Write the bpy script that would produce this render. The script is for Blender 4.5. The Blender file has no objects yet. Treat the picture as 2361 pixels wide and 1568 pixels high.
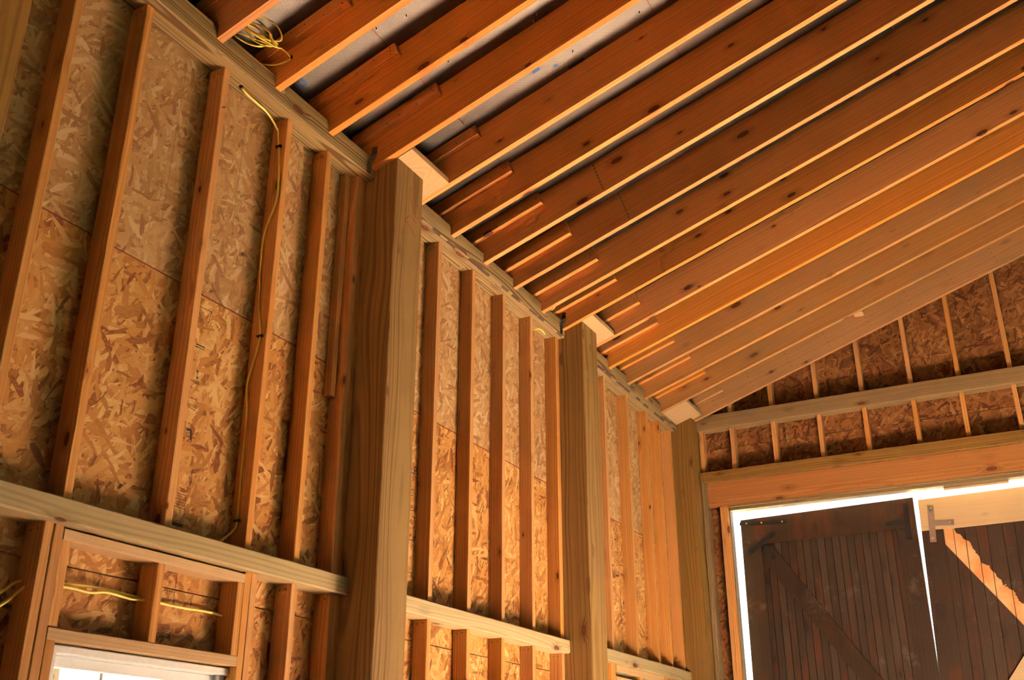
import bpy, bmesh, math, random
from mathutils import Vector, Matrix

# ---------------------------------------------------------------- camera, light, exposure
S = 0.0254                       # the scene is laid out in inches, built in metres
RAF_M, RAF_Z = 0.3404, 117.249   # underside of the rafters: z = RAF_Z + RAF_M * x
FLOOR = -62.0
RIDGE, WIDTH = 150.0, 300.0
NEAR = -330.0
scene = bpy.context.scene
C = scene.collection
random.seed(7)

cd = bpy.data.cameras.new('camera'); cam = bpy.data.objects.new('camera', cd); C.objects.link(cam)
cam.location = (120.383 * S, -152.264 * S, 0.0)
cam.rotation_euler = (math.radians(113.374), math.radians(0.012), math.radians(27.77))
cd.sensor_width = 36.0; cd.lens = 36.0 * 2418.0 / 2361.0
cd.clip_start = 0.02; cd.clip_end = 200
cd.dof.use_dof = True; cd.dof.focus_distance = 240 * S; cd.dof.aperture_fstop = 5.6
scene.camera = cam

w = bpy.data.worlds.new('world'); scene.world = w; w.use_nodes = True
bg = w.node_tree.nodes['Background']; bg.inputs[0].default_value = (0.86, 0.92, 1.0, 1); bg.inputs[1].default_value = 1.0

sd = bpy.data.lights.new('sun', 'SUN'); sun = bpy.data.objects.new('sun', sd); C.objects.link(sun)
sd.energy = 380.0; sd.angle = math.radians(0.6); sd.color = (1.0, 0.885, 0.80)
SUN_TO = Vector((-1.0, 0.10, -0.40)).normalized()     # it shines in through two unseen side wall openings shaped for its patches
sun.rotation_euler = SUN_TO.to_track_quat('-Z', 'Y').to_euler()
sun.location = (400 * S, 60 * S, 300 * S)

vs = scene.view_settings
vs.view_transform = 'Standard'; vs.look = 'None'; vs.gamma = 1.0; vs.use_curve_mapping = False
vs.exposure = 2.68
cy = scene.cycles
cy.max_bounces = 10; cy.diffuse_bounces = 8; cy.glossy_bounces = 3; cy.transmission_bounces = 4; cy.transparent_max_bounces = 6
cy.caustics_reflective = False; cy.caustics_refractive = False
cy.use_adaptive_sampling = True; cy.adaptive_threshold = 0.1; cy.adaptive_min_samples = 16

# ---------------------------------------------------------------- materials
def new_mat(name):
    m = bpy.data.materials.new(name); m.use_nodes = True
    nt = m.node_tree; b = nt.nodes['Principled BSDF']
    return m, nt, b

class N:
    """small helper to wire shader nodes"""
    def __init__(s, nt): s.nt = nt
    def link(s, a, b): s.nt.links.new(a, b)
    def put(s, sock, v):
        if isinstance(v, bpy.types.NodeSocket): s.link(v, sock)
        elif v is not None: sock.default_value = v
    def math(s, op, a, b=None, c=None, clamp=False):
        n = s.nt.nodes.new('ShaderNodeMath'); n.operation = op; n.use_clamp = clamp
        s.put(n.inputs[0], a); s.put(n.inputs[1], b); s.put(n.inputs[2], c); return n.outputs[0]
    def vec(s, op, a, b=None):
        n = s.nt.nodes.new('ShaderNodeVectorMath'); n.operation = op
        s.put(n.inputs[0], a); s.put(n.inputs[1], b)
        return n.outputs['Value'] if op in ('LENGTH', 'DOT_PRODUCT', 'DISTANCE') else n.outputs[0]
    def comb(s, x, y, z):
        n = s.nt.nodes.new('ShaderNodeCombineXYZ'); s.put(n.inputs[0], x); s.put(n.inputs[1], y); s.put(n.inputs[2], z); return n.outputs[0]
    def sep(s, v):
        n = s.nt.nodes.new('ShaderNodeSeparateXYZ'); s.put(n.inputs[0], v); return n.outputs
    def noise(s, v, scale=1.0, detail=2.0, rough=0.5, dim='3D', wv=None):
        n = s.nt.nodes.new('ShaderNodeTexNoise'); n.noise_dimensions = dim
        if dim != '1D': s.put(n.inputs['Vector'], v)
        if wv is not None: s.put(n.inputs['W'], wv)
        n.inputs['Scale'].default_value = scale; n.inputs['Detail'].default_value = detail; n.inputs['Roughness'].default_value = rough
        return n.outputs[0]
    def ramp(s, f, stops, interp='LINEAR'):
        n = s.nt.nodes.new('ShaderNodeValToRGB'); s.put(n.inputs[0], f); cr = n.color_ramp; cr.interpolation = interp
        while len(cr.elements) < len(stops): cr.elements.new(0.5)
        for e, (p, c) in zip(cr.elements, stops):
            e.position = p; e.color = (c, c, c, 1) if isinstance(c, (int, float)) else (*c, 1)
        return n.outputs[0]
    def mix(s, f, a, b, blend='MIX'):
        n = s.nt.nodes.new('ShaderNodeMix'); n.data_type = 'RGBA'; n.blend_type = blend
        s.put(n.inputs[0], f)
        for i, v in ((6, a), (7, b)): s.put(n.inputs[i], (*v, 1) if isinstance(v, tuple) and len(v) == 3 else v)
        return n.outputs[2]
    def rng(s, v, a, b, c=0.0, d=1.0):
        n = s.nt.nodes.new('ShaderNodeMapRange'); n.interpolation_type = 'SMOOTHSTEP'
        s.put(n.inputs[0], v)
        for i, q in enumerate((a, b, c, d)): s.put(n.inputs[1 + i], q)
        return n.outputs[0]

TONE = 0.66                      # overall reflectance of the lumber

def wood(name, light, dark, knot=(0.10, 0.030, 0.012), ring=0.55, knots=1.0, pitch=0.0075, rough=0.62, vary=0.22,
         axis='x', sharp=(0.36, 0.62), stain=None, stain_amt=0.0, wear=None, extra=None):
    """sawn softwood: growth rings cut by the faces of the piece, fibres, knots; grain runs along one local axis"""
    light = tuple(c * TONE for c in light); dark = tuple(c * TONE for c in dark)
    m, nt, b = new_mat(name); g = N(nt)
    tc = nt.nodes.new('ShaderNodeTexCoord'); oi = nt.nodes.new('ShaderNodeObjectInfo')
    rnd = oi.outputs['Random']
    ox, oy, oz = g.sep(tc.outputs['Object'])
    if axis == 'z': ox, oz = oz, ox
    r2 = g.math('FRACT', g.math('MULTIPLY', rnd, 17.31)); r3 = g.math('FRACT', g.math('MULTIPLY', rnd, 91.7))
    x = g.math('ADD', ox, g.math('MULTIPLY', rnd, 41.0)); y = g.math('ADD', oy, g.math('MULTIPLY', r2, 7.0)); z = g.math('ADD', oz, g.math('MULTIPLY', r3, 5.0))
    p = g.comb(x, y, z)
    # knots
    vo = nt.nodes.new('ShaderNodeTexVoronoi'); vo.feature = 'F1'; vo.inputs['Scale'].default_value = 1.0
    g.link(g.vec('MULTIPLY', p, (3.2, 7.5, 7.5)), vo.inputs['Vector'])
    kd = vo.outputs['Distance']; ksz = g.math('MULTIPLY_ADD', g.sep(vo.outputs['Color'])[0], 0.13 * knots, 0.045 * knots)
    kn = g.math('DIVIDE', kd, ksz)
    kmask = g.rng(kn, 1.05, 0.80); khalo = g.rng(kn, 2.6, 0.9)
    # growth rings round a pith that lies off to one side of the piece
    wob = g.noise(g.vec('MULTIPLY', p, (0.9, 5.0, 5.0)), 1.0, 1.0)
    wob2 = g.math('SUBTRACT', 1.0, wob)
    cyy = g.math('ADD', g.math('ADD', oy, g.math('MULTIPLY_ADD', r2, 0.16, -0.08)), g.math('MULTIPLY_ADD', wob, 0.05, -0.025))
    czz = g.math('ADD', g.math('ADD', oz, g.math('MULTIPLY_ADD', r3, 0.10, 0.035)), g.math('MULTIPLY_ADD', wob2, 0.05, -0.025))
    rad = g.math('SQRT', g.math('ADD', g.math('MULTIPLY', cyy, cyy), g.math('MULTIPLY', czz, czz)))
    rad = g.math('ADD', rad, g.math('MULTIPLY', khalo, 0.012))
    rn = g.noise(None, 1.0 / pitch, 0.0, 0.4, '1D', rad)
    rings = g.ramp(rn, [(sharp[0], 0.0), (sharp[1], 1.0)])
    fib = g.noise(g.vec('MULTIPLY', p, (5.0, 260.0, 260.0)), 1.0, 0.0)
    blot = g.noise(g.vec('MULTIPLY', p, (0.7, 4.0, 4.0)), 1.0, 1.0)
    f = g.math('ADD', g.math('MULTIPLY', rings, ring), g.math('MULTIPLY_ADD', fib, 0.45, -0.12))
    f = g.math('ADD', f, g.math('MULTIPLY_ADD', blot, 0.5, -0.25), clamp=True)
    col = g.mix(f, light, dark)
    col = g.mix(g.math('MULTIPLY', khalo, 0.45), col, tuple(0.55 * c for c in dark))
    kc = g.mix(g.rng(g.math('FRACT', g.math('MULTIPLY', kn, 3.0)), 0.3, 0.9), knot, tuple(2.2 * c for c in knot))
    col = g.mix(kmask, col, kc)
    # board to board differences
    val = g.math('MULTIPLY_ADD', g.math('FRACT', g.math('MULTIPLY', rnd, 7.77)), vary, 1.0 - vary * 0.6)
    hs = nt.nodes.new('ShaderNodeHueSaturation'); g.link(val, hs.inputs['Value']); g.link(col, hs.inputs['Color'])
    g.put(hs.inputs['Saturation'], g.math('MULTIPLY_ADD', r3, 0.14, 0.93))
    col = hs.outputs[0]
    if stain:
        sn = g.noise(g.vec('MULTIPLY', p, (2.2, 6.0, 6.0)), 1.0, 2.0, 0.62)
        col = g.mix(g.math('MULTIPLY', g.rng(sn, 0.50, 0.72), stain_amt), col, stain)
    if wear:
        wn = g.noise(g.vec('MULTIPLY', tc.outputs['Object'], (9.0, 9.0, 9.0)), 1.0, 4.0, 0.75)
        wm = g.noise(g.vec('MULTIPLY', tc.outputs['Object'], (1.8, 1.8, 1.8)), 1.0, 2.0)
        col = g.mix(g.math('MULTIPLY', g.rng(g.math('ADD', wn, g.math('MULTIPLY_ADD', wm, 0.9, -0.45)), 0.62, 0.86), 0.32), col, wear)
    if extra: col = extra(g, nt, tc, col)
    g.link(col, b.inputs['Base Color']); b.inputs['Roughness'].default_value = rough
    b.inputs['Specular IOR Level'].default_value = 0.25
    return m

def osb(name, c_dark, c_mid, c_light, bias=0.0):
    """oriented strand board: overlapping flat strands in several directions, the topmost one shows"""
    c_dark, c_mid, c_light = (tuple(c * TONE for c in q) for q in (c_dark, c_mid, c_light))
    m, nt, b = new_mat(name); g = N(nt)
    tc = nt.nodes.new('ShaderNodeTexCoord'); oi = nt.nodes.new('ShaderNodeObjectInfo')
    ox, oy, oz = g.sep(tc.outputs['Object'])
    off = g.math('MULTIPLY', oi.outputs['Random'], 23.0)
    wx = g.noise(g.comb(ox, oz, off), 7.0, 0.0); wz = g.math('SUBTRACT', 0.5, wx)
    fibx = g.noise(g.comb(g.math('MULTIPLY', ox, 40.0), g.math('MULTIPLY', oz, 260.0), off), 1.0, 0.0); fibz = g.noise(g.comb(g.math('MULTIPLY', ox, 260.0), g.math('MULTIPLY', oz, 40.0), off), 1.0, 0.0)
    px = g.math('ADD', g.math('ADD', ox, off), g.math('MULTIPLY', wx, 0.022)); pz = g.math('ADD', oz, g.math('MULTIPLY', wz, 0.022))
    top = tone = None
    for k, (ang, L, Wd) in enumerate(((8, .085, .019), (38, .11, .024), (66, .09, .017), (97, .10, .022), (140, .11, .024), (52, .045, .010))):
        a = math.radians(ang); ca, sa = math.cos(a), math.sin(a)
        u = g.math('ADD', g.math('MULTIPLY', px, ca / L), g.math('MULTIPLY', pz, sa / L))
        v = g.math('ADD', g.math('MULTIPLY', px, -sa / Wd), g.math('MULTIPLY', pz, ca / Wd))
        vo = nt.nodes.new('ShaderNodeTexVoronoi'); vo.voronoi_dimensions = '2D'; vo.distance = 'CHEBYCHEV'; vo.inputs['Scale'].default_value = 1.0
        g.link(g.comb(g.math('ADD', u, k * 7.3), v, 0.0), vo.inputs['Vector'])
        cr = g.sep(vo.outputs['Color'])
        fibre = fibx if ang < 45 or ang > 135 else fibz
        h = g.math('SUBTRACT', cr[0], g.math('MULTIPLY', vo.outputs['Distance'], 0.10))
        t = g.math('ADD', cr[1], g.math('MULTIPLY_ADD', fibre, 0.36, -0.18))
        if k == 5: h = g.math('SUBTRACT', h, 0.10)
        if top is None: top, tone = h, t
        else:
            over = g.math('GREATER_THAN', h, top)
            n = nt.nodes.new('ShaderNodeMix'); n.data_type = 'FLOAT'
            g.link(over, n.inputs[0]); g.link(tone, n.inputs[2]); g.link(t, n.inputs[3]); tone = n.outputs[0]
            top = g.math('MAXIMUM', h, top)
    big = g.noise(g.comb(ox, oz, off), 3.0, 1.0)
    tone = g.math('ADD', tone, g.math('MULTIPLY_ADD', big, 0.5, -0.25 + bias), clamp=True)
    col = g.ramp(tone, [(0.02, c_dark), (0.22, tuple(.55 * a + .45 * c for a, c in zip(c_mid, c_dark))), (0.55, c_mid), (0.84, tuple(.6 * a + .4 * c for a, c in zip(c_mid, c_light))), (1.0, c_light)])
    g.link(col, b.inputs['Base Color']); b.inputs['Roughness'].default_value = 0.55; b.inputs['Specular IOR Level'].default_value = 0.3
    return m

def plain(name, col, rough=0.5, metal=0.0, bump=0.0, bscale=60.0):
    m, nt, b = new_mat(name); g = N(nt)
    tc = nt.nodes.new('ShaderNodeTexCoord')
    n = g.noise(tc.outputs['Object'], bscale, 3.0)
    c = g.mix(g.math('MULTIPLY_ADD', n, 0.5, -0.05, clamp=True), col, tuple(0.72 * q for q in col))
    g.link(c, b.inputs['Base Color']); b.inputs['Roughness'].default_value = rough; b.inputs['Metallic'].default_value = metal
    if bump:
        bp = nt.nodes.new('ShaderNodeBump'); bp.inputs['Strength'].default_value = bump; bp.inputs['Distance'].default_value = 0.003
        g.link(n, bp.inputs['Height']); g.link(bp.outputs[0], b.inputs['Normal'])
    return m

def foil_mat():
    m, nt, b = new_mat('foil'); g = N(nt)
    tc = nt.nodes.new('ShaderNodeTexCoord'); x, y, z = g.sep(tc.outputs['Object'])
    q = 2 * math.pi / 0.0085
    grid = g.math('MULTIPLY', g.math('SINE', g.math('MULTIPLY', x, q)), g.math('SINE', g.math('MULTIPLY', y, q)))
    cr = g.noise(tc.outputs['Object'], 22.0, 5.0, 0.7); soft = g.noise(tc.outputs['Object'], 3.0, 2.0)
    hgt = g.math('ADD', g.math('MULTIPLY', grid, 0.30), g.math('ADD', g.math('MULTIPLY', cr, 0.9), soft))
    bp = nt.nodes.new('ShaderNodeBump'); bp.inputs['Strength'].default_value = 0.40; bp.inputs['Distance'].default_value = 0.004
    g.link(hgt, bp.inputs['Height']); g.link(bp.outputs[0], b.inputs['Normal'])
    g.link(g.mix(g.rng(grid, 0.2, 0.9), (0.13, 0.110, 0.095), (0.40, 0.36, 0.33)), b.inputs['Base Color'])
    b.inputs['Metallic'].default_value = 1.0; b.inputs['Roughness'].default_value = 0.30
    return m

def ghost(g, nt, tc, col):
    """bare wood left where an older brace was taken off the planks: a diagonal band with a ragged edge (door coordinates, metres)"""
    x, y, z = g.sep(tc.outputs['Object'])
    X = g.math('DIVIDE', x, S); Z = g.math('DIVIDE', z, S)
    n = g.noise(tc.outputs['Object'], 16.0, 3.0, 0.6)
    # upper edge line through (91.4,76.5)-(107,51.6), lower edge through (88,72)-(105.6,46.5), relative to the door's corner
    up = g.math('SUBTRACT', g.math('MULTIPLY_ADD', g.math('SUBTRACT', X, 91.4), -1.596, 76.5), Z)
    lo = g.math('SUBTRACT', Z, g.math('MULTIPLY_ADD', g.math('SUBTRACT', X, 88.0), -1.45, 72.0))
    edge = g.math('MULTIPLY_ADD', n, 7.0, -3.2)
    mk = g.math('MULTIPLY', g.rng(g.math('ADD', up, edge), -0.1, 0.25), g.rng(lo, -0.1, 0.35))
    n2 = g.noise(tc.outputs['Object'], 5.0, 3.0)
    return g.mix(mk, col, g.mix(g.rng(n2, 0.35, 0.65), (0.66, 0.42, 0.22), (0.60, 0.27, 0.10)))

PINE = wood('pine', (1.06, 0.52, 0.165), (0.84, 0.30, 0.065), knots=0.9, ring=0.85, pitch=0.0065, sharp=(0.40, 0.70))
PINE_STUD = wood('pine_stud', (0.95, 0.535, 0.205), (0.72, 0.29, 0.072), knots=0.75, ring=0.6)
PINE_DEEP = wood('pine_deep', (0.68, 0.31, 0.085), (0.50, 0.19, 0.04), knots=0.9, ring=0.7)
PINE_PALE = wood('pine_pale', (0.88, 0.62, 0.34), (0.75, 0.44, 0.19), knots=0.7, ring=0.4)
PINE_TAN = wood('pine_tan', (0.80, 0.44, 0.18), (0.58, 0.26, 0.075), knots=0.9, stain=(0.36, 0.23, 0.11), stain_amt=0.5)  # browner pine with random stain, for the last rafters
POST = wood('treated_post', (0.44, 0.265, 0.085), (0.25, 0.130, 0.034), knots=0.8, ring=0.75, stain=(0.20, 0.12, 0.045), stain_amt=0.5, pitch=0.008, sharp=(0.46, 0.66))
POSTZ = wood('treated_post_upright', (0.44, 0.265, 0.085), (0.25, 0.130, 0.034), knots=0.8, ring=0.75, stain=(0.20, 0.12, 0.045), stain_amt=0.5, pitch=0.008, sharp=(0.46, 0.66), axis='z')
BEAM = wood('treated_beam', (0.58, 0.43, 0.20), (0.24, 0.14, 0.06), knots=1.0, ring=1.0, stain=(0.20, 0.13, 0.08), stain_amt=0.35, pitch=0.008, sharp=(0.50, 0.62))
GIRT = wood('treated_girt', (0.74, 0.59, 0.33), (0.52, 0.39, 0.18), knots=1.0, ring=0.6, pitch=0.010, sharp=(0.48, 0.64))
GIRT_DIM = wood('treated_grey', (0.42, 0.30, 0.16), (0.25, 0.165, 0.085), knots=0.9, stain=(0.18, 0.15, 0.10), stain_amt=0.5)
OLD = wood('old_paint', (0.098, 0.062, 0.042), (0.046, 0.025, 0.015), knot=(0.02, 0.01, 0.008), axis='z', rough=0.7, wear=(0.20, 0.165, 0.13), stain=(0.085, 0.028, 0.012), stain_amt=0.8, vary=0.45)
OLD_RAIL = wood('old_paint_rail', (0.070, 0.040, 0.025), (0.032, 0.017, 0.010), knot=(0.02, 0.01, 0.008), axis='z', rough=0.7, wear=(0.18, 0.14, 0.10), stain=(0.085, 0.028, 0.012), stain_amt=0.6, vary=0.3)
OLD_BARE = wood('old_paint_with_bare_band', (0.098, 0.062, 0.042), (0.046, 0.025, 0.015), knot=(0.02, 0.01, 0.008), axis='z', rough=0.7, wear=(0.20, 0.165, 0.13), stain=(0.085, 0.028, 0.012), stain_amt=0.6, vary=0.45, extra=ghost)
NEWB = wood('new_board', (0.80, 0.60, 0.38), (0.68, 0.46, 0.25), knot=(0.32, 0.10, 0.05), knots=0.6, ring=0.35)
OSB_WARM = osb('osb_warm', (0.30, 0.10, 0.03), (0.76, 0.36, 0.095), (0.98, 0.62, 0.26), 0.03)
OSB_PALE = osb('osb_pale', (0.42, 0.20, 0.09), (0.70, 0.41, 0.165), (0.88, 0.63, 0.35), 0.02)
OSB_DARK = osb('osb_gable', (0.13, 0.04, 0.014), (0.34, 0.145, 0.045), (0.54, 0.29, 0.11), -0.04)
FOIL = foil_mat()
YELLOW = plain('cable_yellow', (0.95, 0.76, 0.14), 0.4)
BLACK = plain('black_plastic', (0.012, 0.012, 0.014), 0.5)
INK = plain('ink', (0.035, 0.022, 0.018), 0.8)
CHALK = plain('chalk', (0.22, 0.15, 0.09), 0.9)
BLUE = plain('blue_ink', (0.02, 0.09, 0.32), 0.5)
GREEN = plain('green_paint', (0.20, 0.17, 0.04), 0.8)
REDSEAM = plain('red_edge_paint', (0.20, 0.035, 0.015), 0.8)
IRON = plain('black_iron', (0.018, 0.018, 0.020), 0.5, 0.4, 0.2, 120)
STEEL = plain('galvanised_steel', (0.55, 0.53, 0.50), 0.42, 0.8, 0.1, 90)
STEEL_MATT = plain('dull_steel', (0.36, 0.27, 0.22), 0.55, 0.5, 0.1, 90)
RUST = plain('dark_strap_steel', (0.10, 0.085, 0.075), 0.5, 0.7, 0.2, 90)
VINYL = plain('white_vinyl', (0.80, 0.82, 0.84), 0.35)
PAPER = plain('sticker_paper', (0.78, 0.72, 0.52), 0.6)
CONC = plain('sandy_floor', (0.40, 0.31, 0.22), 0.9, 0.0, 0.3, 8)
SOIL = plain('ground_soil', (0.09, 0.10, 0.05), 0.95, 0.0, 0.3, 4)
BOUNCE_PLANK = wood('bounce_plank_wood', (1.05, 0.46, 0.12), (0.88, 0.31, 0.06), knots=0.6)  # saturated orange for the added planks that bounce warm fill
BARK = plain('bark', (0.10, 0.06, 0.05), 0.9, 0.0, 0.5, 40)
BARK_PALE = plain('bark_pale', (0.30, 0.19, 0.13), 0.9, 0.0, 0.5, 40)
PENCIL = plain('red_pencil', (0.42, 0.06, 0.02), 0.7)
ABSORBER = plain('bounce_absorber', (0.045, 0.038, 0.032), 0.9)  # near-black for unseen walls and far slope, added to cut bounce light
SIDING = plain('siding', (0.42, 0.30, 0.18), 0.8)
mg, nt, b = new_mat('window_glass')
tr = nt.nodes.new('ShaderNodeBsdfTransparent'); gl = nt.nodes.new('ShaderNodeBsdfGlossy'); gl.inputs['Roughness'].default_value = 0.02
mx = nt.nodes.new('ShaderNodeMixShader'); mx.inputs[0].default_value = 0.07
nt.links.new(tr.outputs[0], mx.inputs[1]); nt.links.new(gl.outputs[0], mx.inputs[2]); nt.links.new(mx.outputs[0], nt.nodes['Material Output'].inputs[0])
GLASS = mg

# ---------------------------------------------------------------- builders
WPOS = {}
def tag(o, label=None, cat=None, group=None, kind=None):
    if label: o['label'] = label
    if cat: o['category'] = cat
    if group: o['group'] = group
    if kind: o['kind'] = kind
    return o
def link(o, parent, loc):
    """loc: world place in inches"""
    C.objects.link(o)
    p = Vector(loc)
    if parent is not None:
        back = parent.rotation_euler.to_matrix().transposed()
        o.parent = parent; o.location = back @ ((p - WPOS[parent.name]) * S)
        o.rotation_euler = (back @ o.rotation_euler.to_matrix()).to_euler()
    else:
        o.location = p * S
    WPOS[o.name] = p
    return o
def empty(name, loc, parent=None):
    o = bpy.data.objects.new(name, None); o.empty_display_size = 0.1
    return link(o, parent, loc)
def mesh_from(name, verts, faces, mat):
    me = bpy.data.meshes.new(name); me.from_pydata([tuple(Vector(v) * S) for v in verts], [], faces)
    me.materials.append(mat); me.update(); return me
def fix_normals(me):
    bm = bmesh.new(); bm.from_mesh(me); bmesh.ops.recalc_face_normals(bm, faces=bm.faces); bm.to_mesh(me); bm.free(); return me
def bar_mesh(name, L, Wy, Wz, mat, ch=0.10):
    ch = min(ch, 0.2 * Wy, 0.2 * Wz)
    y, z = Wy / 2, Wz / 2
    prof = [(-y + ch, -z), (y - ch, -z), (y, -z + ch), (y, z - ch), (y - ch, z), (-y + ch, z), (-y, z - ch), (-y, -z + ch)]
    v = [(-L / 2, a, c) for a, c in prof] + [(L / 2, a, c) for a, c in prof]
    f = [(i, (i + 1) % 8, 8 + (i + 1) % 8, 8 + i) for i in range(8)] + [tuple(range(7, -1, -1)), tuple(range(8, 16))]
    return fix_normals(mesh_from(name, v, f, mat))
def board(name, mat, box, axis='x', parent=None, ch=0.10):
    """a straight piece of lumber given by its world box in inches; the grain runs along axis"""
    x0, x1, y0, y1, z0, z1 = box
    d = (x1 - x0, y1 - y0, z1 - z0); ctr = ((x0 + x1) / 2, (y0 + y1) / 2, (z0 + z1) / 2)
    if axis == 'x': me = bar_mesh(name, d[0], d[1], d[2], mat, ch); rot = (0, 0, 0)
    elif axis == 'y': me = bar_mesh(name, d[1], d[0], d[2], mat, ch); rot = (0, 0, math.pi / 2)
    else: me = bar_mesh(name, d[2], d[1], d[0], mat, ch); rot = (0, -math.pi / 2, 0)
    o = bpy.data.objects.new(name, me); o.rotation_euler = rot
    return link(o, parent, ctr)
def prism(name, mat, poly, y0, y1, parent=None, org=(0, 0, 0)):
    """polygon in the XZ plane, extruded along Y; world inches, object origin at org"""
    n = len(poly); O = Vector(org)
    v = [Vector((a, y0, c)) - O for a, c in poly] + [Vector((a, y1, c)) - O for a, c in poly]
    f = [tuple(range(n)), tuple(range(2 * n - 1, n - 1, -1))] + [(i, n + i, n + (i + 1) % n, (i + 1) % n) for i in range(n)]
    o = bpy.data.objects.new(name, fix_normals(mesh_from(name, v, f, mat)))
    return link(o, parent, org)
def prism_yz(name, mat, poly, x0, x1, parent=None):
    n = len(poly); O = Vector((x0, poly[0][0], poly[0][1]))
    v = [Vector((x0, a, c)) - O for a, c in poly] + [Vector((x1, a, c)) - O for a, c in poly]
    f = [tuple(range(n)), tuple(range(2 * n - 1, n - 1, -1))] + [(i, n + i, n + (i + 1) % n, (i + 1) % n) for i in range(n)]
    o = bpy.data.objects.new(name, fix_normals(mesh_from(name, v, f, mat)))
    return link(o, parent, O)
def smooth_path(pts, n=6):
    P = [Vector(p) for p in pts]; out = []
    for i in range(len(P) - 1):
        p0 = P[max(i - 1, 0)]; p1 = P[i]; p2 = P[i + 1]; p3 = P[min(i + 2, len(P) - 1)]
        for k in range(n):
            t = k / n
            out.append(0.5 * ((2 * p1) + (p2 - p0) * t + (2 * p0 - 5 * p1 + 4 * p2 - p3) * t * t + (3 * p1 - p0 - 3 * p2 + p3) * t ** 3))
    out.append(P[-1]); return out
def tube(name, mat, pts, rad, parent=None, n=6, sides=7, flat=1.0):
    path = smooth_path(pts, n); O = path[0].copy(); v = []; f = []
    up = Vector((0, 0, 1)); prev = None
    for i, p in enumerate(path):
        t = (path[min(i + 1, len(path) - 1)] - path[max(i - 1, 0)]).normalized()
        if prev is None:
            a = t.orthogonal().normalized()
        else:
            a = (prev - t * prev.dot(t)).normalized()
        prev = a; bb = t.cross(a)
        for k in range(sides):
            q = 2 * math.pi * k / sides
            v.append(p - O + a * (math.cos(q) * rad) + bb * (math.sin(q) * rad * flat))
    for i in range(len(path) - 1):
        for k in range(sides):
            f.append((i * sides + k, i * sides + (k + 1) % sides, (i + 1) * sides + (k + 1) % sides, (i + 1) * sides + k))
    f.append(tuple(range(sides - 1, -1, -1))); f.append(tuple(range((len(path) - 1) * sides, len(path) * sides)))
    me = mesh_from(name, v, f, mat)
    for pl in me.polygons: pl.use_smooth = len(pl.vertices) == 4
    o = bpy.data.objects.new(name, me); return link(o, parent, O)
def disc(name, mat, ctr, nrm, r, h, parent=None, sides=10):
    n = Vector(nrm).normalized(); a = n.orthogonal().normalized(); bb = n.cross(a); v = []
    for q, rr in ((0, r), (h, r * 0.85)):
        for k in range(sides):
            t = 2 * math.pi * k / sides; v.append(n * q + (a * math.cos(t) + bb * math.sin(t)) * rr)
    f = [tuple(range(sides - 1, -1, -1)), tuple(range(sides, 2 * sides))] + [(k, (k + 1) % sides, sides + (k + 1) % sides, sides + k) for k in range(sides)]
    o = bpy.data.objects.new(name, mesh_from(name, v, f, mat)); return link(o, parent, ctr)
def nails(name, pts, nrm, parent, r=0.16, mat=None):
    """a few nail heads in one part"""
    n = Vector(nrm).normalized(); a = n.orthogonal().normalized(); bb = n.cross(a); v = []; f = []
    O = Vector(pts[0])
    for p in pts:
        s = len(v)
        for q in (0.0, 0.03):
            for k in range(6):
                t = math.pi * k / 3; v.append(Vector(p) - O + n * q + (a * math.cos(t) + bb * math.sin(t)) * r)
        f += [tuple(range(s + 6, s + 12))] + [(s + k, s + (k + 1) % 6, s + 6 + (k + 1) % 6, s + 6 + k) for k in range(6)]
    o = bpy.data.objects.new(name, mesh_from(name, v, f, mat or INK)); o['kind'] = 'stuff'; return link(o, parent, O)
def raf(x, off=0.0): return RAF_Z + RAF_M * x + off
TH = math.atan(RAF_M); CT, ST = math.cos(TH), math.sin(TH)
ROOF = 9.25 / CT                 # rafter underside to roof deck, plumb

# ---------------------------------------------------------------- the shell: ground, floor, ceiling, walls
gr = bpy.data.objects.new('ground', mesh_from('ground', [(-1500, -1500, 0), (1800, -1500, 0), (1800, 1700, 0), (-1500, 1700, 0)], [(0, 1, 2, 3)], SOIL))
tag(link(gr, None, (0, 0, FLOOR - 2)), kind='structure')
fl = board('floor', CONC, (-1, WIDTH + 1, NEAR, 201, FLOOR - 4, FLOOR), 'x'); tag(fl, kind='structure')
for k in range(20): board('bounce_plank', BOUNCE_PLANK, (2, 118, -328 + k * 7.0, -321.1 + k * 7.0, FLOOR, FLOOR + 0.75), 'x', fl)   # unseen planks added behind the camera to bounce orange fill

POSTS = [(-94.6, -84.6), (0.75, 10.75), (94.15, 104.15), (187.3, 197.3)]
PX0, PX1 = 2.9, 12.92
BB, BT = 117.57, 122.65           # plate beam, underside and top
G0, G1 = 32.15, 35.4              # wall girts
SEAM = 75.85

wl = tag(empty('wall_left', (0, -65, FLOOR)), 'side wall of studs and strand board between heavy treated posts', kind='structure')
cuts_y = [-330, -213, -117, -72.75, -24.45, 30.35, 126.65, 201]
WIN1 = (-57.6, -25.9, -28.0, 17.6)       # window openings: y0, y1, z0, z1
WIN2 = (128.2, 164.5, -28.0, 29.6)
panel_objs = []
def wall_panel(y0, y1, z0, z1, mat):
    g = 0.09
    for wy0, wy1, wz0, wz1 in (WIN1, WIN2):
        if y0 < wy0 and y1 > wy1 and z0 < wz1 and z1 > wz0 - 1:      # cut the window out of the sheet
            a = max(z0, wz0); c = min(z1, wz1)
            for bx in ((y0, wy0, z0, z1), (wy1, y1, z0, z1), (wy0, wy1, c, z1), (wy0, wy1, z0, a)):
                if bx[3] - bx[2] > 0.3: wall_panel(*bx, mat)
            return
    o = board('sheathing_panel', mat, (1.55, 2.0, y0 + g, y1 - g, z0 + g, z1 - g), 'y', wl, ch=0.04); panel_objs.append(o)
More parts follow.
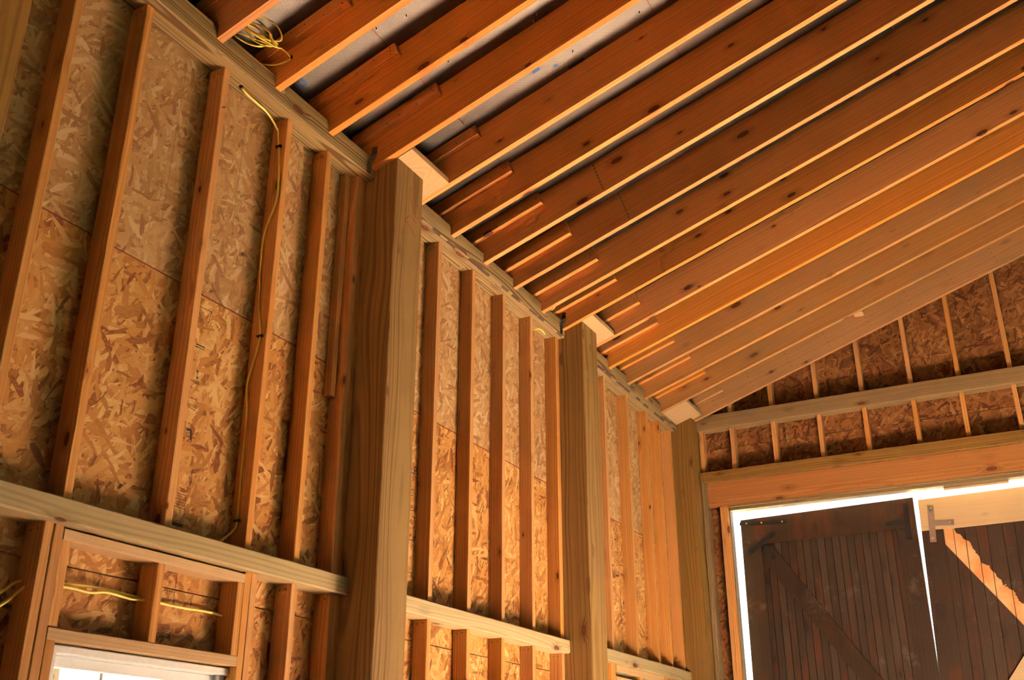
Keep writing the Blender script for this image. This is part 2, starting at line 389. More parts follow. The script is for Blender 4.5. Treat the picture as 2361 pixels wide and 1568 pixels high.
for k in range(len(cuts_y) - 1):
    wall_panel(cuts_y[k], cuts_y[k + 1], SEAM, SEAM + 55, OSB_PALE)
    wall_panel(cuts_y[k], cuts_y[k + 1], 27.9, SEAM, OSB_WARM)
    wall_panel(cuts_y[k], cuts_y[k + 1], -20.1, 27.9, OSB_WARM)
    wall_panel(cuts_y[k], cuts_y[k + 1], FLOOR, -20.1, OSB_WARM)
# outer siding, so that no daylight shows through the joints
for (y0, y1, z0, z1) in ((NEAR, WIN1[0], FLOOR, 132), (WIN1[1], WIN2[0], FLOOR, 132), (WIN2[1], 201, FLOOR, 132), (WIN1[0], WIN1[1], WIN1[3], 132), (WIN1[0], WIN1[1], FLOOR, WIN1[2]), (WIN2[0], WIN2[1], WIN2[3], 132), (WIN2[0], WIN2[1], FLOOR, WIN2[2])):
    board('siding_board', SIDING, (0.6, 1.5, y0, y1, z0, z1), 'y', wl)
# the reddish painted sheet edge that shows along the horizontal joint
for a, c in ((-84, 0), (11, 94), (105, 187)):
    board('seam_edge', REDSEAM, (1.7, 2.02, a, c, SEAM - 0.10, SEAM + 0.09), 'y', wl, ch=0.01)

# studs: far edge of each, upper and lower run
def stud(y1, z0, z1, t=1.5, d=3.5, mat=None, x0=2.0):
    o = board('stud', mat or PINE_STUD, (x0, x0 + d, y1 - t, y1, z0, z1), 'z', wl)
    zt = z1 - 1.3 if z1 > 100 else z1 - 1.0
    nails('nails', [(x0 + d * .32, y1 - t - .01, zt), (x0 + d * .68, y1 - t - .01, zt + .1)], (0, -1, 0), o, 0.12)
    return o
for y in (-72.0, -59.2, -41.1, -23.7, -11.5): stud(y, G1, BB)
stud(0.72, G1, BB); stud(-0.85, G1, BB); stud(-83.0, G1, BB)
board('nailer', PINE_STUD, (2.0, 3.6, -4.0, -2.45, 69.0, BB), 'z', wl)
stud(12.3, G1, BB)
for y in (31.1, 46.9, 62.5, 78.0): stud(y, G1, BB)
stud(94.1, G1, BB, 2.0)
for y in (127.4, 145.9, 163.8, 175.1, 186.6): stud(y, G1, BB)
stud(105.7, G1, BB)
# below the girts
for y in (-72.0, -61.2, -59.55, -21.4, -22.95, -11.5): stud(y, FLOOR, G0)
stud(0.72, FLOOR, G0); stud(-0.85, FLOOR, G0)
board('cripple_stud', PINE_STUD, (2, 5.3, -59.5, -57.95, 19.3, 30.4), 'z', wl)
board('cripple_stud', PINE_STUD, (2, 5.5, -42.75, -41.25, 19.3, 30.3), 'z', wl)
board('cripple_stud', PINE_STUD, (2, 5.5, -25.95, -24.45, 19.3, 30.3), 'z', wl)
board('trimmer_stud', PINE_STUD, (2, 5.5, -59.5, -58.0, FLOOR, 17.75), 'z', wl)
board('window_header', PINE_PALE, (2, 5.6, -59.5, -24.5, 30.35, 31.8), 'y', wl)
board('window_header', PINE_PALE, (2, 5.6, -59.5, -24.5, 17.75, 19.3), 'y', wl)
for y in (12.3, 31.1, 46.9, 62.5, 78.0, 94.1, 105.7): stud(y, FLOOR, G0)
stud(127.2, FLOOR, G0 + .6); stud(125.6, FLOOR, G0 + .6); stud(166.6, FLOOR, G0 + .6); stud(168.2, FLOOR, G0 + .6); stud(175.1, FLOOR, G0 + .6); stud(186.6, FLOOR, G0 + .6)
board('window_header', PINE_PALE, (2, 5.6, 127.3, 165.0, 30.9, 32.7), 'y', wl)
board('cripple_stud', PINE_STUD, (2, 5.5, 145.8, 147.3, 29.6, 30.9), 'z', wl)
board('window_header', PINE_PALE, (2, 5.6, 127.3, 165.0, 28.1, 29.6), 'y', wl)

# end wall under the gable
END = 198.0
we = tag(empty('wall_end', (80, END, FLOOR)), 'gable end wall of studs and strand board above the barn doors', kind='structure')
OPX0, OPX1, OPZ = 21.7, 139.5, 89.0
SEAMS_E = [FLOOR, 16.1, 64.1, 112.1, 158.7, 200]
def gable_poly(x0, x1, z0, z1):
    """cut a sheet to the slope of the roof"""
    def top(x): return raf(x, ROOF) if x <= RIDGE else raf(2 * RIDGE - x, ROOF)
    xs = [x0] + ([RIDGE] if x0 < RIDGE < x1 else []) + [x1]
    for t in (0.25, 0.5, 0.75): xs.append(x0 + (x1 - x0) * t)
    for zc in (z0, z1):
        xc = (zc - RAF_Z - ROOF) / RAF_M
        for q in (xc, 2 * RIDGE - xc):
            if x0 < q < x1: xs.append(q)
    xs = sorted(set(xs)); upper = [(x, min(z1, top(x))) for x in xs if top(x) > z0 + 0.05]
    if len(upper) < 2: return None
    return [(upper[-1][0], z0), (upper[0][0], z0)] + upper
for r in range(len(SEAMS_E) - 1):
    z0, z1 = SEAMS_E[r], SEAMS_E[r + 1]
    for x0, x1 in ((-0.4, 43.0), (43.0, 139.0), (139.0, 235.0), (235.0, WIDTH + .4)):
        xa, xb = x0, x1; za = z0
        if z0 < OPZ:
            if xa < OPX0: xb = min(xb, OPX0)
            elif xb > OPX1: xa = max(xa, OPX1)
            elif z1 > OPZ: za = OPZ
            else: continue
            if z1 > OPZ and x0 < OPX0: pass
        if xb - xa < 0.5: continue
        pl = gable_poly(xa + .05, xb - .05, za + .06, z1 - .06)
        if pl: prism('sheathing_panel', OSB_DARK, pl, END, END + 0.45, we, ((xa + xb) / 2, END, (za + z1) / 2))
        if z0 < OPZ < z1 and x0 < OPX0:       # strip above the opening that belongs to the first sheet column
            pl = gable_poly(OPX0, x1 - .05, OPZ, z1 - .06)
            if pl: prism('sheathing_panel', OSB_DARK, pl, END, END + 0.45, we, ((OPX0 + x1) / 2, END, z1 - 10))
pl = gable_poly(-0.4, OPX0 - 1.0, FLOOR, 300); prism('siding_board', SIDING, pl, END + .5, END + 1.4, we, (0, END, 0))
pl = gable_poly(OPX1 + 1.0, WIDTH + .4, FLOOR, 300); prism('siding_board', SIDING, pl, END + .5, END + 1.4, we, (200, END, 0))
pl = gable_poly(OPX0 - 1.0, OPX1 + 1.0, OPZ + 0.5, 300); prism('siding_board', SIDING, pl, END + .5, END + 1.4, we, (80, END, 100))
EY0, EY1 = 194.5, END
def estud(x0, z0, z1, t=1.5, mat=None):
    return board('stud', mat or PINE_STUD, (x0, x0 + t, EY0, EY1, z0, z1), 'z', we)
for x in (24.3, 39.0, 54.7, 69.7, 85.4, 100.1, 115.5, 131.2, 147.0, 162.7):
    zt = (raf(x) if x < RIDGE else raf(2 * RIDGE - x)) + 7.5
    estud(x, 123.6, zt); estud(x, 102.95, 118.15)
estud(13.1, 102.95, 118.15)
# round the door opening: posts, header board, plates
board('trimmer_board', GIRT_DIM, (13.05, 14.65, 193.0, 197.9, FLOOR, 98.9), 'z', we)
board('jamb_stud', PINE_STUD, (18.6, 19.92, 194.5, 198, FLOOR, 90.5), 'z', we)
board('jamb_stud', PINE_STUD, (19.96, 21.3, 194.5, 195.9, FLOOR, 90.5), 'z', we)
board('jamb_board', GIRT_DIM, (19.98, 21.65, 195.95, 199.5, FLOOR, 89.6), 'z', we)
board('jamb_stud', PINE_STUD, (OPX1 + 1.6, OPX1 + 3.1, 194.5, 198, FLOOR, 90.5), 'z', we)
board('jamb_board', GIRT_DIM, (OPX1, OPX1 + 1.5, 194.5, 199.5, FLOOR, 89.0), 'z', we)
hb = board('header_board', PINE_DEEP, (14.75, 150, 194.4, 195.9, 90.65, 99.0), 'x', we)
nails('nails', [(16.0 + dx, 194.37, z) for dx in (0.2, 0.9) for z in (92, 93.6, 95.2, 96.8, 98.1)] + [(18 + 16 * k + random.uniform(-2, 2), 194.37, random.choice((92, 97.5))) for k in range(7)], (0, -1, 0), hb, 0.13)
board('head_plate', GIRT_DIM, (21.5, 141, 194.55, 195.7, 90.05, 90.6), 'x', we)
board('head_plate', GIRT_DIM, (21.7, OPX1, 195.75, 199.5, 89.05, 90.6), 'x', we)
board('filler_strip', NEWB, (90.5, 109.5, 198.6, 199.6, 88.3, 89.0), 'x', we)

# right-hand wall with two unseen openings shaped to drop sun patches, and the wall behind the camera
wr = tag(empty('wall_right', (WIDTH, 0, FLOOR)), kind='structure')
SD0, SD1, SDZ, SDB = 30.0, 68.0, 28.0, 0.0
SE0, SE1, SEZ, SEB = -305.0, -284.0, 50.0, 26.0  # second opening, added to put sun on the bounce planks
for y0, y1, z0, z1 in ((NEAR, SE0, FLOOR, 132), (SE1, SD0, FLOOR, 132), (SD1, 201, FLOOR, 132), (SD0, SD1, SDZ, 132), (SD0, SD1, FLOOR, SDB), (SE0, SE1, SEZ, 132), (SE0, SE1, FLOOR, SEB)):
    board('sheathing_panel', ABSORBER, (WIDTH, WIDTH + 0.6, y0, y1, z0, z1), 'y', wr)
y = -300
while y < 195:
    if not (SD0 - 2 < y < SD1 + 2 or SE0 - 2 < y < SE1 + 2): board('stud', GIRT_DIM, (WIDTH - 5.5, WIDTH, y, y + 1.5, FLOOR, 122), 'z', wr)
    y += 16
wb = tag(empty('wall_back', (150, NEAR, FLOOR)), kind='structure')
pl = gable_poly(-0.4, WIDTH + 0.4, FLOOR, 300); prism('sheathing_panel', ABSORBER, pl, NEAR - 0.6, NEAR, wb, (150, NEAR, 0))

# roof: foil-faced boards above the rafters
ce = tag(empty('ceiling', (RIDGE, -60, raf(RIDGE))), 'underside of the roof, foil faced boards between pine rafters', kind='structure')
def roof_sheet(name, x0, x1, y0, y1, mat, off=ROOF, t=0.8, parent=None):
    return prism(name, mat, [(x0, raf(x0, off)), (x1, raf(x1, off)), (x1, raf(x1, off + t)), (x0, raf(x0, off + t))], y0, y1, parent or ce, ((x0 + x1) / 2, (y0 + y1) / 2, raf((x0 + x1) / 2, off)))
xcuts = [-4.0, 21.75, 65.8, 110.0, RIDGE]; ycuts = [NEAR, -213, -117, -21.6, 73.4, 168.6, 201]
for i in range(len(xcuts) - 1):
    for j in range(len(ycuts) - 1):
        roof_sheet('foil_board', xcuts[i] + (0.10 if i else 0), xcuts[i + 1] - 0.10, ycuts[j], ycuts[j + 1], FOIL)
    if 0 < i: roof_sheet('joint_strip', xcuts[i] - 0.3, xcuts[i] + 0.3, NEAR, 201, REDSEAM, ROOF + 0.12, 0.4)
# deck above the foil and the far slope
roof_sheet('roof_deck', -14, RIDGE, NEAR - 1, 202, SIDING, ROOF + 0.85, 1.0)
def mirror(x): return 2 * RIDGE - x
prism('roof_deck', ABSORBER, [(RIDGE, raf(RIDGE, ROOF)), (WIDTH + 14, raf(-14, ROOF)), (WIDTH + 14, raf(-14, ROOF + 1.8)), (RIDGE, raf(RIDGE, ROOF + 1.8))], NEAR - 1, 202, ce, (RIDGE, -60, raf(RIDGE)))
for k, (xa, ya, L, Wd, mt) in enumerate(((45.8, 15.0, 3.7, 1.1, BLACK), (2.6, 44.2, 2.4, 1.7, BLACK), (45.6, 109.6, 3.6, 0.7, BLACK), (37.4, -15.7, 2.0, 0.7, BLACK))):
    roof_sheet('printed_block', xa, xa + L, ya, ya + Wd, mt, ROOF - 0.02, 0.01)
for xa, ya, L, Wd in ((39.5, 10.3, 1.7, .9), (43.6, 12.3, 0.8, .7), (3.2, -22.4, 0.5, 1.7), (3.9, -20.9, 1.4, 0.5), (4.9, -22.4, 0.5, 1.3)):
    roof_sheet('printed_mark', xa, xa + L, ya, ya + Wd, BLUE, ROOF - 0.02, 0.01)
for k in range(9): roof_sheet('printed_mark', 81.6 + k * .72, 82.1 + k * .72, 31.65, 31.9, INK, ROOF - 0.02, 0.01)
for k in range(6):
    roof_sheet('printed_mark', 40.6 + k * 1.3, 41.5 + k * 1.3, 13.2, 13.3, STEEL_MATT, ROOF - 0.02, 0.01); roof_sheet('printed_mark', 40.2 + k * 1.3, 41.1 + k * 1.3, 14.3, 14.4, STEEL_MATT, ROOF - 0.02, 0.01)
# roofing nail tips that come through the foil
tips = []
for yb in (-40, -24, -9, 6, 22, 38, 54, 70, 86, 102):
    for k in range(7): tips.append((random.uniform(16, 120), yb + random.uniform(1.5, 7.5)))
for (x, y) in tips:
    tube('nail_tip', STEEL, [(x, y, raf(x, ROOF)), (x + random.uniform(-.15, .15), y + random.uniform(-.15, .15), raf(x, ROOF) - random.uniform(.4, .7))], 0.13, ce, 1, 5)

# ---------------------------------------------------------------- rafters
RAFT = {0: -46.4, 1: -30.8, 2: -14.6, 3: 0.0, 4: 16.75, 5: 32.43, 6: 48.1, 7: 63.8, 8: 80.1, 9: 93.4, 10: 110.6, 11: 126.4, 12: 141.7, 13: 156.9, 14: 172.3, 15: 191.9}
HEEL = (7.38, raf(7.38)); L0 = (RIDGE - 7.38) / CT
RAF_LABEL = {
 0: 'pine rafter whose foot stands right beside the coil of yellow cable',
 1: 'pine rafter with the yellow cable stapled to its face, next after the coil',
 2: 'pine rafter two past the yellow coil, one before the near post',
 3: 'pine rafter bolted against the near side of the near post',
 4: 'pine rafter just beyond the near post, at the far end of its bright block',
 5: 'second pine rafter past the near post, black print at its foot',
 6: 'third pine rafter past the near post, with a dotted green line across its face',
 7: 'fourth pine rafter past the near post, two before the middle post rafter',
 8: 'pine rafter just before the middle post, a scrap of cable at its foot',
 9: 'pine rafter bolted against the near side of the middle post',
 10: 'pine rafter just beyond the middle post, at the end of its bright block',
 11: 'second pine rafter past the middle post, fifth from the gable wall',
 12: 'third pine rafter past the middle post, fourth from the gable wall',
 13: 'third pine rafter from the gable wall, counted along the roof',
 14: 'second pine rafter from the gable wall, before the corner post block',
 15: 'last pine rafter against the gable wall, with rows of nails'}
rafters = {}
def rafter_mesh(name, mat):
    pr = [(0, 0), (L0, 0), (L0 + 9.25 * ST / CT, 9.25)]
    hb = BT - HEEL[1]
    seat0 = (hb * ST, hb * CT)
    back = 5.6
    seat1 = (seat0[0] - back * CT, seat0[1] + back * ST)
    tz = (9.25 - seat1[1]) / CT
    pr += [(seat1[0] + tz * ST, 9.25), seat1, seat0]
    n = len(pr); v = [(a, -0.75, c) for a, c in pr] + [(a, 0.75, c) for a, c in pr]
    f = [tuple(range(n)), tuple(range(2 * n - 1, n - 1, -1))] + [(i, n + i, n + (i + 1) % n, (i + 1) % n) for i in range(n)]
    return fix_normals(mesh_from(name, v, f, mat))
tan_from = 11
meshes = {}
for i, y in RAFT.items():
    mt = PINE_TAN if i >= tan_from + 1 else PINE
    if mt not in meshes: meshes[mt] = rafter_mesh('rafter', mt)
    o = bpy.data.objects.new('rafter', meshes[mt]); C.objects.link(o)
    o.location = (HEEL[0] * S, y * S, HEEL[1] * S); o.rotation_euler = (0, -TH, 0); WPOS[o.name] = Vector((HEEL[0], y, HEEL[1]))
    tag(o, RAF_LABEL[i], 'rafter', 'rafters of the roof slope'); rafters[i] = o
# tail boards nailed to the near face of each rafter at its foot
def in_rafter(o, r, x, yy, z, rot=(0, 0, 0)):
    C.objects.link(o); o.parent = r; o.location = (x * S, yy * S, z * S); o.rotation_euler = rot; return o
TX0 = -3.0
for i, r in rafters.items():
    xe = (24.8 + random.uniform(-.4, .4) - 7.38) / CT; zb = 5.0 if i >= 7 else 5.9 if i > 4 else 6.4
    Ln = xe - TX0
    me = bar_mesh('tail_board', Ln, 1.5, 9.2 - zb, PINE_TAN if i == 15 else PINE)
    o = in_rafter(bpy.data.objects.new('tail_board', me), r, TX0 + Ln / 2 + 4.2 * ST, -1.52, (9.2 + zb) / 2)
    pts = [(Ln / 2 - random.uniform(.8, 1.6), -.76, random.uniform(-1.2, 1.2)) for _ in range(3)] + [(Ln * q, -.76, random.uniform(-1.2, 1.2)) for q in (-.1, .05, .25)]
    me2 = nails('nails', pts, (0, -1, 0), None, 0.13); me2.parent = o; me2.location = tuple(Vector(pts[0]) * S)
    if i not in (3, 9, 14, 15):
        cm = bar_mesh('metal_clip', 0.9, 0.08, 1.6, STEEL, 0.01)
        q = in_rafter(bpy.data.objects.new('metal_clip', cm), r, 0.25, 1.25, 0.6, (0, TH, math.pi / 2))
        q.rotation_euler = (0, TH, math.radians(70))
nl = [(x / CT, -0.76, z) for x in range(14, 140, 14) for z in (2.0, 3.6, 5.6, 7.2)]
me2 = nails('nails', nl, (0, -1, 0), None, 0.14); me2.parent = rafters[15]; me2.location = tuple(Vector(nl[0]) * S)
# a dotted green lumber mark across two rafters
for i, xs in ((6, 38.6), (7, 38.9)):
    for k in range(8):
        mm = bar_mesh('paint_dot', 0.75, 0.03, 0.35, GREEN, 0.005)
        in_rafter(bpy.data.objects.new('paint_dot', mm), rafters[i], (xs - 7.38) / CT + 1.6 - k * .02, -0.765, 8.4 - k * 1.05, (0, -math.radians(90), 0))
# a scrap block between the last two rafters
bk = board('spacer_block', PINE_PALE, (72.2, 75.4, 187.2, 191.0, 149.4, 151.2), 'y')
tag(bk, 'small pale scrap block wedged high against the last rafter by the gable', 'block')

# ---------------------------------------------------------------- posts, plate beams, girts
PL = ['dark treated post in the top corner, its foot out of view', 'big squared treated post at the middle of the wall, nearest the camera but one',
      'squared treated post between the big near post and the gable corner', 'treated corner post where side wall and gable wall meet']
PL[1] = 'big squared treated post with red pencil scribbles, between the two front bays'
for k, (y0, y1) in enumerate(POSTS):
    o = prism('timber_post', POSTZ, [(PX0, FLOOR), (PX1, FLOOR), (PX1, raf(PX1) - .03), (PX0, raf(PX0) - .03)], y0, y1, None, ((PX0 + PX1) / 2, (y0 + y1) / 2, FLOOR))
    bm = bmesh.new(); bm.from_mesh(o.data)
    bmesh.ops.bevel(bm, geom=[e for e in bm.edges if abs((e.verts[0].co - e.verts[1].co).normalized().z) > .99], offset=.16 * S, segments=1, affect='EDGES')
    bm.to_mesh(o.data); bm.free()
    tag(o, PL[k], 'post', 'posts of the side wall')
    if k == 1:
        for pts in ([(12.95, 5.9, 117.5), (12.95, 6.4, 114.5), (12.95, 8.1, 111.5), (12.95, 9.4, 111.4), (12.95, 9.6, 113.9), (12.95, 8.6, 114.6)],
                    [(12.95, 4.8, 109.0), (12.95, 6.4, 110.6), (12.95, 8.6, 109.9)], [(12.95, 4.6, 108.6), (12.95, 7.0, 107.6), (12.95, 8.6, 106.6)]):
            tube('pencil_mark', PENCIL, pts, 0.05, o, 5, 4)
BL = ['thick treated plate beam over the front bay, with big knots and a cable hole', 'treated plate beam over the middle bay with a barky worn lower edge',
      'treated plate beam over the last bay, running into the corner post']
beams = []
for k in range(3):
    o = board('plate_beam', BEAM, (2.02, 7.38, POSTS[k][1], POSTS[k + 1][0], BB, BT), 'y', ch=0.35)
    tag(o, BL[k], 'beam', 'plate beams on the side wall'); beams.append(o)
    if k:
        for q in range(14):
            ya = POSTS[k][1] + 8 + q * 5.4 + random.uniform(-1, 1)
            prism('bark_patch', BARK if q % 3 else BARK_PALE, [(7.39, BB + .30 + .12 * (q % 2)), (7.42, BB + .30), (7.08, BB - .03), (7.02 - .1 * (q % 3), BB - .02)], ya, ya + random.uniform(3.0, 6.2), o, (7.2, ya, BB))
kn = disc('knot', GIRT_DIM, (7.36, -37.5, 120.6), (1, 0, 0), 0.9, 0.12, beams[0], 12)
disc('cable_hole', BLACK, (4.2, -36.9, BB - 0.02), (0, 0, 1), 0.45, 0.03, beams[0], 12)
GL = ['pale treated girt crossing the front bay above the window', 'pale treated girt crossing the middle bay, rounded at its far end', 'pale treated girt crossing the last bay beside the corner post']
for k, (z0, z1) in enumerate(((G0, G1), (32.0, 35.2), (32.7, 36.0))):
    o = board('wall_girt', GIRT, (2.05, 7.0, POSTS[k][1] + (0.0), POSTS[k + 1][0] - 0.02, z0, z1), 'y', ch=0.22)
    tag(o, GL[k], 'girt', 'girts along the side wall')
    nails('nails', [(7.02, POSTS[k + 1][0] - 1.0, z) for z in (z0 + .7, z0 + 1.6, z0 + 2.5)], (1, 0, 0), o, 0.1)
o = board('gable_girt', GIRT_DIM, (PX1 + .05, 285, 193.0, 197.9, 118.2, 123.55), 'x', ch=0.2); tag(o, 'grey brown treated tie beam across the gable studs', 'girt')
o = board('door_lintel', POST, (PX1 + .05, 285, 193.0, 196.6, 99.05, 102.9), 'x', ch=0.12); tag(o, 'treated ledger resting along the orange header above the barn doors', 'beam')
nails('nails', [(14.0, 192.98, z) for z in (99.8, 100.8, 101.7)] + [(15.3, 192.98, 101.9), (17, 192.98, 102.3)], (0, -1, 0), o, 0.12)
# pale blocks on the post heads
for (y0, y1, lab) in ((1.0, 15.98, 'bright flat pine block on the head of the near big post'), (94.2, 109.8, 'bright flat pine block on the head of the middle post'), (173.3, 189.4, 'broad bright pine block on the head of the corner post')):
    xa = 7.42 if y0 > 150 else 8.4
    o = prism('head_block', PINE_PALE, [(xa, raf(xa, 0.02)), (16.2, raf(16.2, 0.02)), (16.0, raf(16.0, 1.5)), (xa, raf(xa, 1.5))], y0, y1, None, (12, (y0 + y1) / 2, raf(12, .7)))
    tag(o, lab, 'block', 'blocks on the post heads')
# twisted steel straps that tie the rafters at the posts to the beam ends
for yb, lab in ((0.0, 'dark twisted steel strap beside the near big post'), (93.4, 'dark twisted steel strap beside the middle post')):
    me_v = []
    path = [((8.1, yb - .87, 124.7), (1, 0, 0)), ((8.1, yb - .87, 123.0), (1, 0, 0)), ((8.0, yb - 1.35, 121.6), (.7, .7, 0)), ((7.66, yb - 1.6, 120.6), (0, 1, 0)), ((7.52, yb - 1.6, 118.1), (0, 1, 0))]
    v = []; f = []
    for (p, d) in path:
        d = Vector(d).normalized() * 0.62; nrm = Vector((d.y, -d.x, 0)).normalized() * 0.05
        for q in (d + nrm, d - nrm, -d - nrm, -d + nrm): v.append(Vector(p) + q - Vector(path[-1][0]))
    for k in range(len(path) - 1):
        for q in range(4): f.append((4 * k + q, 4 * k + (q + 1) % 4, 4 * k + 4 + (q + 1) % 4, 4 * k + 4 + q))
    f += [(3, 2, 1, 0), tuple(4 * len(path) - 4 + q for q in range(4))]
    o = bpy.data.objects.new('steel_strap', fix_normals(mesh_from('steel_strap', v, f, RUST))); link(o, None, path[-1][0]); tag(o, lab, 'strap', 'straps at the post heads')

# ---------------------------------------------------------------- barn doors, hung outside the opening
DY = 203.5
def door_bar(name, mat, poly, y0, y1, root): return prism(name, mat, poly, y0, y1, root, (0, DY, 0))
d1 = tag(empty('door_1', (0, DY, 0)), 'dark old plank barn door with a diagonal brace and black iron plates', kind='structure')
ZB = FLOOR + 1
x = 28.9
while x < 73.7:
    x1 = min(x + 2.42, 73.9)
    door_bar('plank', OLD, [(x + .09, ZB), (x1 - .09, ZB), (x1 - .09, 79.0), (x + .09, 79.0)], DY, DY + .8, d1); x = x1
door_bar('plank_backing', BLACK, [(24, ZB), (79, ZB), (79.5, 86), (24, 86)], DY + .75, DY + 1.0, d1)
door_bar('top_rail', OLD_RAIL, [(23.1, 78.0), (80.25, 78.5), (80.4, 88.1), (23.2, 87.0)], DY - 1.0, DY + .9, d1)
door_bar('stile', OLD_RAIL, [(22.1, ZB), (29.0, ZB), (29.8, 77.95), (23.1, 77.95)], DY - 1.0, DY + .9, d1)
door_bar('stile', OLD_RAIL, [(73.4, ZB), (79.8, ZB), (80.25, 78.4), (74.0, 78.4)], DY - 1.0, DY + .9, d1)
door_bar('brace', OLD_RAIL, [(30.0, 71.9), (30.0, 75.0), (33.1, 77.6), (93.1 - 29.0, 31.3), (73.3, 17.6), (73.3, 8.3)], DY - 1.0, DY, d1)
door_bar('mid_rail', OLD_RAIL, [(29.0, 6), (73.4, 6), (73.4, 13), (29.0, 13)], DY - 1.0, DY, d1)
HY = DY - 1.0
def plate(name, mat, a, c, wd, root, y=HY, t=0.15):
    a = Vector(a); c = Vector(c); d = (c - a).normalized(); n = Vector((-d.y, d.x)) * wd / 2
    p = [a - n, c - n, c + n, a + n]
    return prism(name, mat, [(q.x, q.y) for q in p], y - t, y + .01, root, (0, DY, 0))
h = plate('hinge_strap', IRON, (22.9, 85.7), (38.9, 84.7), 1.2, d1)
for bx, bz in ((25.3, 85.6), (30.5, 85.3), (37.6, 84.9)): disc('bolt', STEEL, (bx, HY - .15, bz), (0, -1, 0), 0.33, 0.2, h)
t1 = plate('corner_plate', IRON, (24.6, 75.0), (34.6, 81.6), 1.7, d1); plate('plate_leg', IRON, (30.6, 77.4), (33.6, 72.9), 1.7, t1, HY - .02)
t2 = plate('corner_plate', IRON, (77.9, 86.3), (77.5, 74.6), 1.7, d1); plate('plate_leg', IRON, (77.4, 80.3), (71.0, 80.2), 1.7, t2, HY - .02)
for t_, pts in ((t1, ((26, 75.9), (33.5, 80.9), (33.1, 73.7))), (t2, ((77.9, 85.2), (77.5, 75.6), (72.0, 80.2)))):
    for bx, bz in pts: disc('bolt', IRON, (bx, HY - .17, bz), (0, -1, 0), 0.45, 0.2, t_)

d2 = tag(empty('door_2', (0, DY, 0)), 'dark barn door with a new pale top rail and a bare diagonal strip', kind='structure')
def lean(poly): return [(a - (87.5 - c) * 0.030, c) for a, c in poly]      # the leaf hangs a little out of plumb
x = 88.2
widths = [3.0, 3.3, 3.4, 3.1, 4.5, 3.4, 3.3, 3.6, 3.2, 3.4, 3.5, 3.4]
for wd in widths:
    if x > 131: break
    door_bar('plank', OLD_BARE, lean([(x + .09, ZB), (x + wd - .09, ZB), (x + wd - .09, 78.0), (x + .09, 78.0)]), DY, DY + .8, d2); x += wd
door_bar('plank_backing', BLACK, lean([(83, ZB), (137, ZB), (137, 86), (83, 86)]), DY + .75, DY + 1.0, d2)
door_bar('stile', OLD_RAIL, lean([(81.85, ZB), (88.4, ZB), (88.4, 76.85), (81.85, 76.85)]), DY - 1.0, DY + .9, d2)
door_bar('stile', OLD_RAIL, lean([(131.5, ZB), (138.4, ZB), (138.4, 77.2), (131.5, 77.2)]), DY - 1.0, DY + .9, d2)
rl = prism('top_rail', NEWB, lean([(81.9, 76.9), (138.4, 77.3), (138.4, 87.9), (81.9, 87.0)]), DY - 1.2, DY + .6, d2, (105, DY, 82))
br = prism('brace', NEWB, lean([(90.0, 16.0), (94.8, 12.5), (131.0, 62.5), (131.0, 70.5)]), DY - 1.2, DY - .2, d2, (105, DY, 40))
t3 = plate('corner_plate', STEEL_MATT, (85.4, 84.8), (84.6, 73.0), 1.9, d2, DY - 1.2); plate('plate_leg', STEEL_MATT, (85.6, 79.0), (91.6, 78.6), 1.8, t3, DY - 1.22)
for bx, bz in ((85.3, 83.6), (84.65, 74.2), (90.4, 78.65)): disc('bolt', STEEL, (bx, DY - 1.38, bz), (0, -1, 0), 0.45, 0.25, t3)

# ---------------------------------------------------------------- windows in the side wall
def window(name, y0, y1, z0, z1, label):
    r = tag(empty(name, (1.2, (y0 + y1) / 2, z0)), label, kind='structure')
    board('window_frame', VINYL, (0.6, 4.2, y0, y1, z1 - 1.1, z1), 'y', r, ch=.15); board('window_frame', VINYL, (0.6, 4.2, y0, y1, z0, z0 + 1.1), 'y', r, ch=.15)
    board('window_frame', VINYL, (0.6, 4.2, y0, y0 + 1.1, z0 + 1.1, z1 - 1.1), 'z', r, ch=.15); board('window_frame', VINYL, (-1.2, 3.6, y1 - 1.1, y1, z0 + 1.1, z1 - 1.1), 'z', r, ch=.15)
    s = board('sash', VINYL, (1.2, 2.6, y0 + 1.1, y1 - 1.1, z1 - 2.6, z1 - 1.1), 'y', r, ch=.12); board('sash', VINYL, (1.2, 2.6, y0 + 1.1, y0 + 2.4, z0 + 1.1, z1 - 2.6), 'z', r, ch=.12)
    board('sash', VINYL, (1.2, 2.6, y1 - 2.4, y1 - 1.1, z0 + 1.1, z1 - 2.6), 'z', r, ch=.12); board('sash', VINYL, (1.2, 2.6, y0 + 1.1, y1 - 1.1, (z0 + z1) / 2 - .8, (z0 + z1) / 2 + .8), 'y', r, ch=.12)
    board('pane', GLASS, (1.75, 1.85, y0 + 2.4, y1 - 2.4, z0 + 1.1, z1 - 2.6), 'y', r, ch=.01)
    for k in (1, 2): yy = y0 + (y1 - y0) * k / 3; board('muntin', VINYL, (1.55, 1.74, yy - .3, yy + .3, z0 + 1.1, z1 - 2.6), 'z', r, ch=.02)
    return r
w1 = window('window_1', WIN1[0] + .1, WIN1[1] + 1.3, WIN1[2] + .1, WIN1[3] - .05, 'white vinyl window with a paper sticker, under the front bay girt')
st = board('sticker', PAPER, (1.87, 1.91, -57.3 + 2.3, -53.6, 12.0, 14.9), 'z', w1, ch=.005)
tcv = bpy.data.curves.new('sticker_letter', 'FONT'); tcv.body = 'D'; tcv.size = 0.8 * S; tcv.extrude = 0.01 * S; tcv.materials.append(STEEL_MATT)
to = bpy.data.objects.new('sticker_letter', tcv); to.rotation_euler = (math.pi / 2, math.radians(-90), math.pi / 2); link(to, w1, (1.93, -54.4, 13.6))
